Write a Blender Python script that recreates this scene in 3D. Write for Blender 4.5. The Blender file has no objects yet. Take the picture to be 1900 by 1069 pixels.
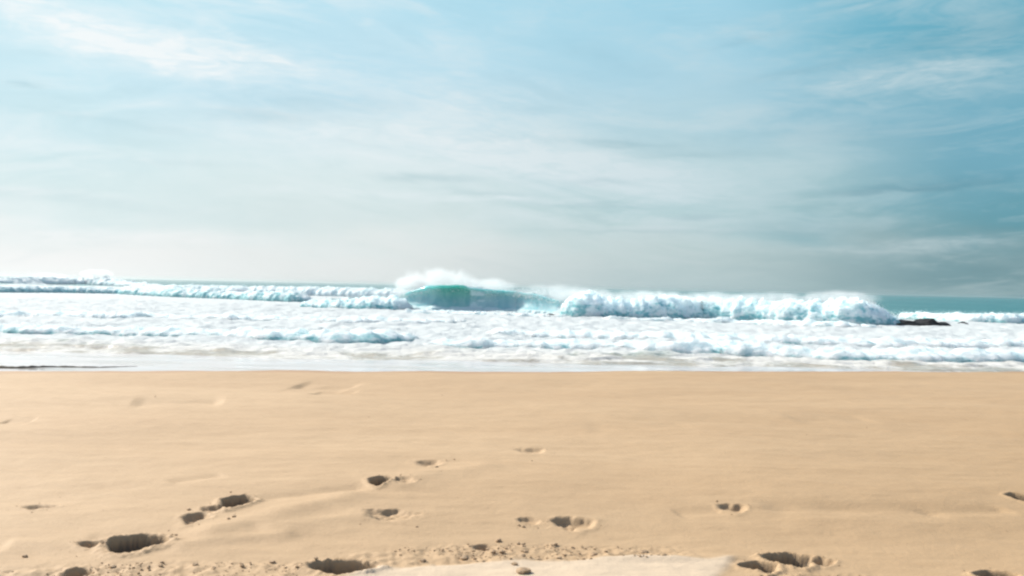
import bpy, math, random
import numpy as np
from mathutils import Vector, Matrix, Euler

random.seed(7)
C = bpy.context.scene.collection
SC = bpy.context.scene

# ------------------------------------------------------------------ survey
W_PX, H_PX = 1900.0, 1069.0
FPX = 1645.0                      # focal length in photo pixels
SAND_Z = 1.5                      # dry beach level above the sea
CAM = Vector((0.0, 0.0, 2.6))
ROLL = math.radians(1.22)
PITCH = math.radians(-0.08)
RM = Euler((math.radians(90) + PITCH, 0, 0)).to_matrix() @ Matrix.Rotation(ROLL, 3, 'Z')
EXPO = 0.7
SUN_AZ, SUN_EL = math.radians(-54), math.radians(37)


def ray(px, py):
    return RM @ Vector(((px - W_PX / 2) / FPX, -(py - H_PX / 2) / FPX, -1.0))


def at(px, py, z):
    """Where the sight line through a photo point meets the level z."""
    d = ray(px, py)
    return CAM + d * ((z - CAM.z) / d.z)


def lin(c):
    c = c / 255.0
    return c / 12.92 if c <= 0.04045 else ((c + 0.055) / 1.055) ** 2.4


# ------------------------------------------------------------------ noise
def _h(ix, iy, iz, seed):
    h = (ix.astype(np.int64) * 374761393 + iy.astype(np.int64) * 668265263
         + iz.astype(np.int64) * 2147483647 + seed * 974634777) & 0xFFFFFFFF
    h = ((h ^ (h >> 13)) * 1274126177) & 0xFFFFFFFF
    h = ((h ^ (h >> 16)) * 2246822519) & 0xFFFFFFFF
    return h ^ (h >> 15)


def noise2(x, y, seed=0):
    x = np.asarray(x, float); y = np.asarray(y, float)
    ix = np.floor(x); iy = np.floor(y)
    fx = x - ix; fy = y - iy
    u = fx * fx * fx * (fx * (fx * 6 - 15) + 10)
    v = fy * fy * fy * (fy * (fy * 6 - 15) + 10)
    z0 = np.zeros_like(ix)

    def g(a, b):
        ang = (_h(ix + a, iy + b, z0, seed) & 1023) * (2 * math.pi / 1024)
        return np.cos(ang) * (fx - a) + np.sin(ang) * (fy - b)
    n0 = g(0, 0) * (1 - u) + g(1, 0) * u
    n1 = g(0, 1) * (1 - u) + g(1, 1) * u
    return (n0 * (1 - v) + n1 * v) * 1.5


def noise3(x, y, z, seed=0):
    ix = np.floor(x); iy = np.floor(y); iz = np.floor(z)
    fx = x - ix; fy = y - iy; fz = z - iz
    u = fx * fx * (3 - 2 * fx); v = fy * fy * (3 - 2 * fy); w = fz * fz * (3 - 2 * fz)
    out = 0
    for a in (0, 1):
        for b in (0, 1):
            for c in (0, 1):
                h = _h(ix + a, iy + b, iz + c, seed)
                gx = (h & 255) / 127.5 - 1; gy = ((h >> 8) & 255) / 127.5 - 1; gz = ((h >> 16) & 255) / 127.5 - 1
                d = gx * (fx - a) + gy * (fy - b) + gz * (fz - c)
                out = out + d * (u if a else 1 - u) * (v if b else 1 - v) * (w if c else 1 - w)
    return out * 1.3


def fbm2(x, y, o=4, seed=0, gain=0.5):
    s = 0; a = 1.0; f = 1.0
    for k in range(o):
        s = s + a * noise2(x * f, y * f, seed + k * 17); a *= gain; f *= 2.03
    return s


def billow3(x, y, z, o=4, seed=0, gain=0.5):
    """Puffy lumps: positive rounded bumps with sharp creases."""
    s = 0; a = 1.0; f = 1.0
    for k in range(o):
        s = s + a * (np.abs(noise3(x * f, y * f, z * f, seed + k * 13)) * 2.2 - 0.5); a *= gain; f *= 2.1
    return s


def sstep(a, b, x):
    t = np.clip((x - a) / (b - a), 0, 1)
    return t * t * (3 - 2 * t)


# ------------------------------------------------------------------ meshes
def mesh_from(name, V, F, attrs=None, smooth=True):
    V = np.ascontiguousarray(V, dtype=np.float32); F = np.ascontiguousarray(F, dtype=np.int32)
    k = F.shape[1]
    me = bpy.data.meshes.new(name)
    me.vertices.add(len(V)); me.vertices.foreach_set('co', V.ravel())
    me.loops.add(F.size); me.loops.foreach_set('vertex_index', F.ravel())
    me.polygons.add(len(F))
    me.polygons.foreach_set('loop_start', np.arange(0, F.size, k, dtype=np.int32))
    me.polygons.foreach_set('loop_total', np.full(len(F), k, dtype=np.int32))
    me.polygons.foreach_set('use_smooth', np.full(len(F), smooth, dtype=bool))
    me.update(calc_edges=True)
    for an, av in (attrs or {}).items():
        a = me.attributes.new(an, 'FLOAT', 'POINT')
        a.data.foreach_set('value', np.ascontiguousarray(av, dtype=np.float32).ravel())
    return me


def grid_faces(nr, nc):
    i = np.arange(nr * nc).reshape(nr, nc)
    return np.stack([i[:-1, :-1], i[:-1, 1:], i[1:, 1:], i[1:, :-1]], -1).reshape(-1, 4)


def link(name, me, mat, parent=None, loc=None):
    o = bpy.data.objects.new(name, me); C.objects.link(o)
    if mat and not me.materials:
        me.materials.append(mat)
    if parent:
        o.parent = parent
    if loc is not None:
        o.location = loc
    return o


def tag(o, label=None, cat=None, group=None, kind=None):
    for k, v in (('label', label), ('category', cat), ('group', group), ('kind', kind)):
        if v:
            o[k] = v
    return o


def thing(name, loc, label, cat, group=None):
    o = bpy.data.objects.new(name, None); C.objects.link(o)
    o.location = loc; o.empty_display_size = 0.3
    return tag(o, label, cat, group)


def submesh(name, V, F, attrs, sel, origin):
    f = F[sel]
    used, inv = np.unique(f, return_inverse=True)
    return mesh_from(name, V[used] - np.array(origin), inv.reshape(f.shape), {k: v[used] for k, v in attrs.items()})


# ------------------------------------------------------------------ nodes
class NT:
    def __init__(self, tree):
        self.t = tree; self.n = tree.nodes; self.l = tree.links; self.n.clear()

    def node(self, typ, ins=None, **kw):
        nd = self.n.new(typ)
        for k, v in kw.items():
            setattr(nd, k, v)
        for k, v in (ins or {}).items():
            self.put(nd.inputs[k], v)
        return nd

    def put(self, sock, v):
        if isinstance(v, bpy.types.NodeSocket):
            self.l.new(v, sock)
        elif isinstance(v, (tuple, list)) and sock.type == 'RGBA' and len(v) == 3:
            sock.default_value = (*v, 1)
        else:
            sock.default_value = v

    def m(self, op, a, b=None, c=None, clamp=False):
        nd = self.n.new('ShaderNodeMath'); nd.operation = op; nd.use_clamp = clamp
        for i, v in enumerate((a, b, c)):
            if v is not None:
                self.put(nd.inputs[i], v)
        return nd.outputs[0]

    def mix(self, f, a, b, mode='MIX'):
        nd = self.n.new('ShaderNodeMix'); nd.data_type = 'RGBA'; nd.blend_type = mode
        self.put(nd.inputs[0], f); self.put(nd.inputs[6], a); self.put(nd.inputs[7], b)
        return nd.outputs[2]

    def rng(self, x, a, b, c=0.0, d=1.0, smooth=True):
        nd = self.n.new('ShaderNodeMapRange')
        nd.interpolation_type = 'SMOOTHSTEP' if smooth else 'LINEAR'
        for i, v in enumerate((x, a, b, c, d)):
            self.put(nd.inputs[i], v)
        return nd.outputs[0]

    def noise(self, vec, scale, detail=4, rough=0.5, dist=0.0):
        nd = self.node('ShaderNodeTexNoise', {'Vector': vec, 'Scale': scale, 'Detail': detail, 'Roughness': rough, 'Distortion': dist})
        return nd.outputs[0]

    def mapv(self, vec, sc):
        nd = self.node('ShaderNodeVectorMath', {0: vec, 1: sc}, operation='MULTIPLY')
        return nd.outputs[0]

    def attr(self, name):
        return self.node('ShaderNodeAttribute', attribute_name=name).outputs['Fac']


def new_mat(name):
    m = bpy.data.materials.new(name); m.use_nodes = True
    return m, NT(m.node_tree)


def finish(t, surf, vol=None):
    o = t.node('ShaderNodeOutputMaterial')
    if surf:
        t.l.new(surf, o.inputs['Surface'])
    if vol:
        t.l.new(vol, o.inputs['Volume'])


def bump(t, h, strength, dist, prev=None):
    nd = t.node('ShaderNodeBump', {'Height': h, 'Strength': strength, 'Distance': dist})
    if prev:
        t.l.new(prev, nd.inputs['Normal'])
    return nd.outputs[0]


# sand ---------------------------------------------------------------
def mat_sand():
    m, t = new_mat('dry_sand')
    pos = t.node('ShaderNodeNewGeometry').outputs['Position']
    big = t.noise(t.mapv(pos, (0.25, 0.8, 0.3)), 1.0, 4, 0.55)
    med = t.noise(t.mapv(pos, (2.0, 6.0, 3.0)), 1.6, 5, 0.6)
    fine = t.noise(pos, 180.0, 3, 0.7)
    speck = t.noise(pos, 60.0, 2, 0.6)
    c = t.mix(t.rng(big, 0.3, 0.7), (0.428, 0.292, 0.162), (0.462, 0.323, 0.185))
    c = t.mix(t.rng(med, 0.35, 0.7, 0.0, 0.35), c, (0.37, 0.248, 0.134))
    c = t.mix(t.m('MULTIPLY', t.attr('right_tone'), 0.75), c, (0.345, 0.228, 0.116))   # darker, yellower tone toward the right foreground
    c = t.mix(t.attr('pale'), c, (0.55, 0.435, 0.305))
    c = t.mix(t.attr('damp'), c, (0.33, 0.20, 0.11))
    c = t.mix(t.attr('pit_shade'), c, (0.135, 0.110, 0.080))          # shade painted into the deep hollows, in a moist sand tone
    c = t.mix(t.rng(fine, 0.55, 0.75, 0.0, 0.35), c, (0.30, 0.20, 0.115))
    c = t.mix(t.rng(speck, 0.66, 0.74, 0.0, 0.35), c, (0.22, 0.14, 0.085))
    n = bump(t, med, 0.25, 0.02)
    n = bump(t, t.noise(pos, 45.0, 4, 0.65), 0.35, 0.008, n)
    n = bump(t, fine, 0.3, 0.002, n)
    b = t.node('ShaderNodeBsdfPrincipled', {'Base Color': c, 'Roughness': 0.75, 'Specular IOR Level': 0.35, 'Normal': n})
    finish(t, b.outputs[0])
    return m


def mat_wet():
    m, t = new_mat('wet_sand_film')
    pos = t.node('ShaderNodeNewGeometry').outputs['Position']
    st = t.noise(t.mapv(pos, (0.16, 0.9, 1.0)), 1.0, 5, 0.6)
    st2 = t.noise(t.mapv(pos, (0.5, 2.4, 1.0)), 1.5, 5, 0.65)
    foam = t.m('MULTIPLY', t.rng(st, 0.26, 0.55), t.rng(st2, 0.25, 0.6, 0.55, 1.0))
    c = t.mix(foam, (0.36, 0.30, 0.235), (0.54, 0.535, 0.53))
    n = bump(t, st2, 0.08, 0.05)
    b = t.node('ShaderNodeBsdfPrincipled', {'Base Color': c, 'Roughness': t.rng(foam, 0, 1, 0.10, 0.5), 'IOR': 1.34, 'Normal': n,
                                            'Coat Weight': 0.6, 'Coat Roughness': 0.08, 'Coat IOR': 1.33})
    finish(t, b.outputs[0])
    return m


# water ----------------------------------------------------------------
FOAM = (0.54, 0.582, 0.574)
WFOAM = (0.63, 0.695, 0.687)


def mat_sea():
    m, t = new_mat('sea_water_with_foam')
    pos = t.node('ShaderNodeNewGeometry').outputs['Position']
    fa = t.attr('foam'); sandy = t.attr('sandy')
    n1 = t.noise(t.mapv(pos, (0.30, 0.22, 0.6)), 1.0, 6, 0.62, 0.6)
    n2 = t.noise(t.mapv(pos, (1.6, 1.0, 3.0)), 1.0, 5, 0.65, 0.4)
    k = t.m('ADD', t.m('MULTIPLY', n1, 0.7), t.m('MULTIPLY', n2, 0.3))
    thr = t.m('SUBTRACT', 0.80, t.m('MULTIPLY', fa, 0.62))
    cov = t.rng(t.m('SUBTRACT', k, thr), -0.05, 0.07)
    deep = t.mix(fa, (0.020, 0.145, 0.142), (0.20, 0.43, 0.43))
    wat = t.mix(sandy, deep, (0.40, 0.36, 0.285))
    far = t.noise(t.mapv(pos, (0.02, 0.06, 0.0)), 1.0, 4, 0.6)
    n = bump(t, t.noise(t.mapv(pos, (0.5, 1.2, 1.0)), 1.2, 5, 0.6), 0.45, 0.35)
    n = bump(t, far, 0.5, 4.0, n)
    w = t.node('ShaderNodeBsdfPrincipled', {'Base Color': wat, 'Roughness': 0.22, 'IOR': 1.33, 'Normal': n})
    nf = bump(t, t.noise(pos, 3.0, 6, 0.7), 0.9, 0.10)
    f = t.node('ShaderNodeBsdfPrincipled', {'Base Color': t.mix(t.m('MULTIPLY', sandy, 0.35), FOAM, (0.70, 0.62, 0.52)), 'Roughness': 0.8,
                                            'Specular IOR Level': 0.2, 'Normal': nf})
    mx = t.node('ShaderNodeMixShader', {0: cov, 1: w.outputs[0], 2: f.outputs[0]})
    finish(t, mx.outputs[0])
    return m


def mat_white():
    """Broken white water: thick foam with teal blotches, part aerated water, part painted shade."""
    m, t = new_mat('white_water')
    pos = t.node('ShaderNodeNewGeometry').outputs['Position']
    teal_shade = t.attr('teal_shade')
    n1 = t.noise(t.mapv(pos, (0.55, 0.5, 1.3)), 1.0, 5, 0.6, 0.5)
    n2 = t.noise(t.mapv(pos, (2.2, 1.6, 4.0)), 1.0, 4, 0.6)
    k = t.m('ADD', t.m('MULTIPLY', n1, 0.72), t.m('MULTIPLY', n2, 0.28))
    g = t.rng(t.m('ADD', k, t.m('MULTIPLY', teal_shade, 0.42)), 0.66, 0.84)
    c = t.mix(g, WFOAM, t.mix(t.rng(n2, 0.35, 0.65), (0.30, 0.52, 0.53), (0.13, 0.35, 0.38)))
    nf = bump(t, t.noise(pos, 4.0, 5, 0.7), 0.7, 0.08)
    f = t.node('ShaderNodeBsdfPrincipled', {'Base Color': c, 'Roughness': 0.75, 'Specular IOR Level': 0.25, 'Normal': nf,
                                            'Subsurface Weight': 1.0, 'Subsurface Radius': (0.45, 0.6, 0.6), 'Subsurface Scale': 2.0})
    f.subsurface_method = 'BURLEY'
    finish(t, f.outputs[0])
    return m


def mat_face():
    """Standing wave: translucent green water, white where the lip and toe foam."""
    m, t = new_mat('clear_wave_water')
    pos = t.node('ShaderNodeNewGeometry').outputs['Position']
    fa = t.attr('foam'); gr = t.attr('green')
    n1 = t.noise(t.mapv(pos, (0.7, 0.7, 1.6)), 1.0, 6, 0.65, 0.5)
    cov = t.rng(t.m('SUBTRACT', n1, t.m('SUBTRACT', 0.85, t.m('MULTIPLY', fa, 0.75))), -0.05, 0.09)
    streak = t.noise(t.mapv(pos, (1.1, 0.4, 0.5)), 1.0, 4, 0.6, 0.8)
    wc = t.mix(gr, t.mix(t.rng(streak, 0.35, 0.65), (0.29, 0.54, 0.58), (0.44, 0.64, 0.66)),
               t.mix(t.rng(streak, 0.35, 0.65), (0.05, 0.38, 0.31), (0.12, 0.47, 0.39)))
    n = bump(t, streak, 0.2, 0.2)
    w = t.node('ShaderNodeBsdfPrincipled', {'Base Color': wc, 'Roughness': 0.16, 'IOR': 1.33, 'Normal': n,
                                            'Subsurface Weight': 0.9, 'Subsurface Radius': (0.25, 1.0, 0.9), 'Subsurface Scale': 1.0})
    nf = bump(t, t.noise(pos, 4.0, 5, 0.7), 0.7, 0.08)
    f = t.node('ShaderNodeBsdfPrincipled', {'Base Color': (0.58, 0.73, 0.73), 'Roughness': 0.8, 'Specular IOR Level': 0.2, 'Normal': nf})
    mx = t.node('ShaderNodeMixShader', {0: cov, 1: w.outputs[0], 2: f.outputs[0]})
    finish(t, mx.outputs[0])
    return m


def mat_drops():
    m, t = new_mat('spray_drops')
    b = t.node('ShaderNodeBsdfPrincipled', {'Base Color': (0.9, 0.92, 0.92), 'Roughness': 0.6, 'Specular IOR Level': 0.3})
    tr = t.node('ShaderNodeBsdfTranslucent', {'Color': (0.9, 0.92, 0.92)})
    finish(t, t.node('ShaderNodeMixShader', {0: 0.5, 1: b.outputs[0], 2: tr.outputs[0]}).outputs[0])
    return m


def mat_mist(name, dens, wl):
    m, t = new_mat(name)
    tc = t.node('ShaderNodeTexCoord')
    g = tc.outputs['Object']
    pos = t.node('ShaderNodeNewGeometry').outputs['Position']
    n = t.noise(t.mapv(pos, (1.0, 0.8, 0.75)), wl, 5, 0.6, 0.6)
    sep = t.node('ShaderNodeSeparateXYZ', {0: g})
    q = t.m('ADD', t.m('POWER', sep.outputs[0], 2.0), t.m('ADD', t.m('POWER', sep.outputs[1], 2.0), t.m('POWER', sep.outputs[2], 2.0)))
    fall = t.rng(q, 0.05, 1.0, 1.0, 0.0)
    d = t.m('MULTIPLY', t.rng(t.m('ADD', n, t.m('MULTIPLY', fall, 0.35)), 0.55, 0.95), t.m('MULTIPLY', fall, dens))
    v = t.node('ShaderNodeVolumePrincipled', {'Color': (0.97, 0.98, 0.98), 'Density': d, 'Anisotropy': 0.25})
    finish(t, None, v.outputs[0])
    return m


def mat_rock():
    m, t = new_mat('wet_black_rock')
    pos = t.node('ShaderNodeNewGeometry').outputs['Position']
    n = t.noise(pos, 3.0, 6, 0.65)
    c = t.mix(t.rng(n, 0.4, 0.7), (0.006, 0.007, 0.008), (0.016, 0.017, 0.018))
    b = t.node('ShaderNodeBsdfPrincipled', {'Base Color': c, 'Roughness': 0.75, 'Specular IOR Level': 0.2, 'Normal': bump(t, n, 0.8, 0.1)})
    finish(t, b.outputs[0])
    return m


def mat_clod():
    m, t = new_mat('damp_sand_clod')
    pos = t.node('ShaderNodeNewGeometry').outputs['Position']
    n = t.noise(pos, 70.0, 4, 0.65)
    c = t.mix(t.rng(n, 0.35, 0.7), (0.44, 0.31, 0.185), (0.33, 0.22, 0.125))
    b = t.node('ShaderNodeBsdfPrincipled', {'Base Color': c, 'Roughness': 0.85, 'Normal': bump(t, n, 0.6, 0.01)})
    finish(t, b.outputs[0])
    return m


def mat_strand():
    m, t = new_mat('dark_strand')
    pos = t.node('ShaderNodeNewGeometry').outputs['Position']
    n = t.noise(pos, 6.0, 4, 0.65)
    c = t.mix(n, (0.035, 0.030, 0.018), (0.11, 0.085, 0.04))
    b = t.node('ShaderNodeBsdfPrincipled', {'Base Color': c, 'Roughness': 0.4})
    finish(t, b.outputs[0])
    return m


M_SAND, M_WET, M_SEA, M_WHITE, M_FACE = mat_sand(), mat_wet(), mat_sea(), mat_white(), mat_face()
M_DROP, M_ROCK, M_CLOD, M_STRAND = mat_drops(), mat_rock(), mat_clod(), mat_strand()

# ------------------------------------------------------------------ the beach
# every footprint: list of hollows (left px, top px, right px, bottom px, depth m, roughness) + label
PRINTS = [
    ([(186, 993, 306, 1033, 0.125, 0.25), (138, 1003, 200, 1018, 0.032, 0.7)],
     'deep round shadowed footprint near the lower left corner'),
    ([(404, 924, 470, 951, 0.105, 0.25), (364, 938, 416, 960, 0.026, 0.9), (333, 954, 385, 980, 0.032, 0.8)],
     'long crumbled footprint with dark heel, just above the deep lower left one'),
    ([(680, 894, 728, 912, 0.085, 0.3), (722, 895, 768, 911, 0.016, 0.9)],
     'small dark footprint with crumbled lumps on its right, highest dark one in the middle'),
    ([(768, 853, 820, 872, 0.024, 0.6)],
     'faint slanted footprint farthest up the beach from the small dark one'),
    ([(668, 947, 782, 970, 0.022, 0.9)],
     'shallow jagged footprint below the small dark middle one'),
    ([(1022, 956, 1102, 979, 0.036, 0.7), (958, 957, 1005, 970, 0.018, 0.8)],
     'medium brown footprint right of centre above the crumbly sand'),
    ([(566, 1043, 700, 1072, 0.13, 0.35)],
     'wide deep footprint cut by the bottom edge, left of the pale sand patch'),
    ([(1420, 1019, 1520, 1052, 0.12, 0.5), (1378, 1036, 1450, 1062, 0.09, 0.5), (1500, 1028, 1550, 1048, 0.06, 0.6)],
     'big ragged dark footprint at the right end of the pale sand patch'),
    ([(1334, 938, 1388, 953, 0.026, 0.8)],
     'small shallow brown footprint at the start of a long faint groove'),
    ([(1880, 918, 1925, 940, 0.065, 0.4)],
     'footprint cut by the right edge of the picture'),
    ([(1816, 1057, 1895, 1085, 0.10, 0.4)],
     'dark footprint at the very bottom right corner'),
    ([(108, 1052, 168, 1080, 0.05, 0.3)],
     'soft half filled footprint at the bottom edge by the left corner'),
    ([(30, 935, 100, 950, 0.022, 0.8)],
     'thin faint footprint beside the left edge'),
    ([(955, 830, 1015, 846, 0.018, 0.7)],
     'barely visible rippled footprint alone in the middle of the smooth sand'),
    ([(875, 1003, 922, 1020, 0.030, 0.4)],
     'soft small hollow in the crumbly sand strip'),
]
PITS = []
for k, (parts, lab) in enumerate(PRINTS):
    for (x0, y0, x1, y1, dep, rg) in parts:
        a = at((x0 + x1) / 2, y0, SAND_Z); b = at((x0 + x1) / 2, y1, SAND_Z)
        l = at(x0, (y0 + y1) / 2, SAND_Z); r = at(x1, (y0 + y1) / 2, SAND_Z)
        PITS.append((k, (a.x + b.x) / 2, (a.y + b.y) / 2, abs(r.x - l.x) / 2, abs(a.y - b.y) / 2, dep, rg))

# long soft grooves (<0) and ridges (>0): px start, px end, half width m, height m
SEGS = [((1400, 944), (1760, 948), 0.10, -0.016), ((330, 1003), (690, 915), 0.10, 0.016), ((690, 912), (930, 862), 0.12, 0.012),
        ((470, 930), (690, 908), 0.06, -0.012), ((0, 1010), (180, 1000), 0.10, 0.012), ((300, 1016), (560, 990), 0.07, 0.010),
        ((310, 900), (420, 885), 0.06, -0.010), ((470, 985), (700, 955), 0.08, 0.010), ((540, 712), (660, 716), 0.35, -0.03),
        ((580, 728), (660, 730), 0.22, -0.02), ((1080, 796), (1290, 792), 0.14, -0.012), ((0, 784), (60, 783), 0.15, -0.02),
        ((1460, 780), (1620, 778), 0.2, -0.012), ((240, 748), (420, 745), 0.3, -0.018), ((860, 1040), (1400, 1026), 0.05, 0.012),
        ((1250, 950), (1340, 946), 0.07, -0.010), ((1880, 946), (1700, 950), 0.08, -0.010)]
SEGW = [((at(*p, SAND_Z)), (at(*q, SAND_Z)), w, h) for p, q, w, h in SEGS]


def berm_y(x):
    return 11.48 + 0.205 * np.clip(x, -14, 16) + 0.12 * noise2(x * 0.25, x * 0 + 3.3, 5) + 0.05 * noise2(x * 0.9, x * 0 + 8.3, 6)


def poly_mask(x, y, poly, soft):
    """1 inside a convex px outline laid on the sand (counter clockwise seen from above)."""
    out = np.ones_like(x)
    P = [at(px, py, SAND_Z) for px, py in poly]
    for a, b in zip(P, P[1:] + P[:1]):
        ex, ey = b.x - a.x, b.y - a.y
        L = math.hypot(ex, ey)
        d = (-(ey) * (x - a.x) + ex * (y - a.y)) / L
        out = out * sstep(-soft, soft, d)
    return out


PALE = [(540, 1120), (1310, 1120), (1332, 1069), (1392, 1022), (1150, 1033), (700, 1052)]
CRUMB = [[(600, 1062), (760, 1056), (1300, 1030), (1260, 1004), (920, 1000), (640, 1026)],
         [(-60, 1120), (560, 1120), (560, 1045), (300, 1040), (-60, 1056)],
         [(1380, 1120), (1720, 1120), (1620, 1060), (1400, 1060)],
         [(640, 1026), (1260, 1026), (1240, 1008), (900, 1004)]]


def sand_height(x, y):
    s = y - berm_y(x)
    z = SAND_Z + 0.035 * fbm2(x * 0.22, y * 0.45, 3, 21) * sstep(0, 3, y)
    z = z + 0.007 * fbm2(x * 0.9 + 2, y * 2.0, 3, 33) + 0.0022 * fbm2(x * 5, y * 9, 3, 44)
    z = np.where(s > -0.35, z * 1.0, z)
    # berm: rounded crest, then down to the wet flat
    drop = sstep(-0.3, 7.5, s)
    low = 0.15 + (26 - y) * 0.03 + 0.02 * fbm2(x * 0.2, y * 0.3, 3, 61)
    z = z - 0.012 * np.clip(s + 0.8, 0, 3) ** 2 * (1 - drop)
    z = z * (1 - drop) + low * drop
    cr = np.zeros_like(x)
    for poly in CRUMB:
        cr = np.maximum(cr, poly_mask(x, y, poly, 0.06))
    pale = poly_mask(x + 0.05 * noise2(x * 3, y * 3, 4), y + 0.05 * noise2(x * 3, y * 3, 9), PALE, 0.035)
    z = z + cr * (1 - pale) * (0.007 * fbm2(x * 11, y * 13, 4, 71, 0.6) + 0.006 * np.abs(noise2(x * 22, y * 22, 73)))
    z = z + pale * (0.008 + 0.004 * fbm2(x * 4, y * 8, 3, 81))
    for a, b, w, h in SEGW:
        dx, dy = b.x - a.x, b.y - a.y
        L2 = dx * dx + dy * dy
        t = np.clip(((x - a.x) * dx + (y - a.y) * dy) / L2, 0, 1)
        d2 = (x - a.x - t * dx) ** 2 + (y - a.y - t * dy) ** 2
        wob = 1 + 0.6 * noise2(x * 2.5, y * 2.5, 91)
        z = z + h * wob * np.exp(-d2 / (w * w)) * sstep(0, 0.15, t) * sstep(0, 0.15, 1 - t)
    fid = np.full(x.shape, -1); best = np.full(x.shape, 9.0)
    hole = np.zeros_like(x); deep = np.zeros_like(x); rim = np.zeros_like(x)
    wx = 0.35 * fbm2(x * 9, y * 9, 3, 101); wy = 0.35 * fbm2(x * 9 + 40, y * 9, 3, 103)
    jag = fbm2(x * 22, y * 24, 3, 107, 0.6)
    for k, cx, cy, a, b, dep, rg in PITS:
        near = (np.abs(x - cx) < a * 2.6) & (np.abs(y - cy) < b * 2.6)
        if not near.any():
            continue
        X, Y = x[near], y[near]
        u = (X - cx) / a + wx[near] * rg; v = (Y - cy - 0.45 * b) / b + wy[near] * rg * 0.8
        v = np.where(v > 0, v / 0.50, v / 1.25)          # steep straight far wall, long shallow near side
        r = (np.abs(u) ** 1.4 + np.abs(v) ** 1.5) ** (1 / 1.45)
        r = r + jag[near] * (0.05 if dep > 0.06 else 0.20) * rg
        prof = 1 - (sstep(0.40, 1.03, r) if dep > 0.06 else sstep(0.35, 1.08, r))
        h = dep * (1.7 if dep > 0.06 else 1.0) * prof * (1 + (0.0 if dep > 0.06 else 0.35) * rg * jag[near])
        hole[near] = np.maximum(hole[near], h)
        deep[near] = np.maximum(deep[near], dep * (r < 1.3))
        lip = 0.10 * dep * np.exp(-((r - 1.18) / 0.22) ** 2) * (0.6 + 0.9 * np.abs(jag[near]))
        rim[near] = np.maximum(rim[near], lip)
        r0 = np.sqrt(((X - cx) / a) ** 2 + ((Y - cy) / b) ** 2)
        upd = (r0 < 1.42) & (r0 < best[near])
        f = fid[near]; f[upd] = k; fid[near] = f
        bb = best[near]; bb[upd] = r0[upd]; best[near] = bb
    z = z - hole + rim * (hole < 0.01)
    damp = sstep(-0.25, 0.35, s + 0.15 * noise2(x * 1.2, y * 0.0, 55)) * 0.8
    pit_shade = sstep(0.016, 0.042, hole + 0.008 * jag) * sstep(0.03, 0.08, deep)  # depth mask that darkens the deep prints by colour, as painted shade
    return z, fid, pale * (1 - sstep(0.005, 0.03, hole)), damp, s, pit_shade


def rows(*spans):
    r = []
    for a, b, n in spans:
        r.append(np.linspace(a, b, n, endpoint=False))
    return np.concatenate(r + [np.array([spans[-1][1]])])


ry = rows((-5, 2.4, 30), (2.4, 3.0, 40), (3.0, 5.0, 210), (5.0, 7.0, 110), (7.0, 15.5, 190), (15.5, 24, 50), (24, 48, 120))
tt = np.linspace(-1, 1, 1250)
wid = np.sqrt(ry ** 2 * 0.95 + 12)
SX = wid[:, None] * tt[None, :]; SY = np.repeat(ry[:, None], len(tt), 1)
SZ, FID, PALEA, DAMP, SS, PIT_SHADE = sand_height(SX, SY)
V = np.stack([SX, SY, SZ], -1).reshape(-1, 3)
F = grid_faces(len(ry), len(tt))
RIGHT_TONE = sstep(-0.5, 5.5, SX + 0.9 * noise2(SX * 0.4, SY * 0.5, 15) - 0.25 * (SY - 4)) * sstep(11, 5, SY)
at_ = {'right_tone': RIGHT_TONE.ravel(), 'pale': PALEA.ravel(), 'damp': DAMP.ravel(), 'pit_shade': PIT_SHADE.ravel()}
ff = FID.ravel()[F]
fface = np.where((ff == ff[:, :1]).all(1), ff[:, 0], -1)
sface = SS.ravel()[F].mean(1)
wetf = sface > 0.9
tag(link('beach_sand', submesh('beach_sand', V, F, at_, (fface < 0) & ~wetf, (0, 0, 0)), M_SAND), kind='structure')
tag(link('wet_sand', submesh('wet_sand', V, F, at_, wetf, (0, 0, 0)), M_WET), kind='structure')
for k, (parts, lab) in enumerate(PRINTS):
    sel = (fface == k) & ~wetf
    if not sel.any():
        continue
    p = [q for q in PITS if q[0] == k][0]
    org = (p[1], p[2], SAND_Z)
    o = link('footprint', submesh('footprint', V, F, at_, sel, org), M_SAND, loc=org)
    tag(o, lab, 'footprint', 'footprints in the dry sand')


def sand_z(x, y):
    return sand_height(np.array([float(x)]), np.array([float(y)]))[0][0]


# clods of sand -----------------------------------------------------------
def ico(sub):
    import bmesh
    bm = bmesh.new(); bmesh.ops.create_icosphere(bm, subdivisions=sub, radius=1)
    v = np.array([q.co[:] for q in bm.verts]); f = np.array([[q.index for q in p.verts] for p in bm.faces])
    bm.free()
    return v, f


IV2, IF2 = ico(2); IV1, IF1 = ico(1); IV4, IF4 = ico(4)


def clod_mesh(seed):
    n = noise3(IV2[:, 0] * 1.3 + seed * 7, IV2[:, 1] * 1.3, IV2[:, 2] * 1.3, seed)
    n2 = noise3(IV2[:, 0] * 3 + seed * 7, IV2[:, 1] * 3, IV2[:, 2] * 3, seed + 5)
    v = IV2 * (1 + 0.45 * n + 0.2 * n2)[:, None]
    return mesh_from('sand_clod', v, IF2, smooth=False)


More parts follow.
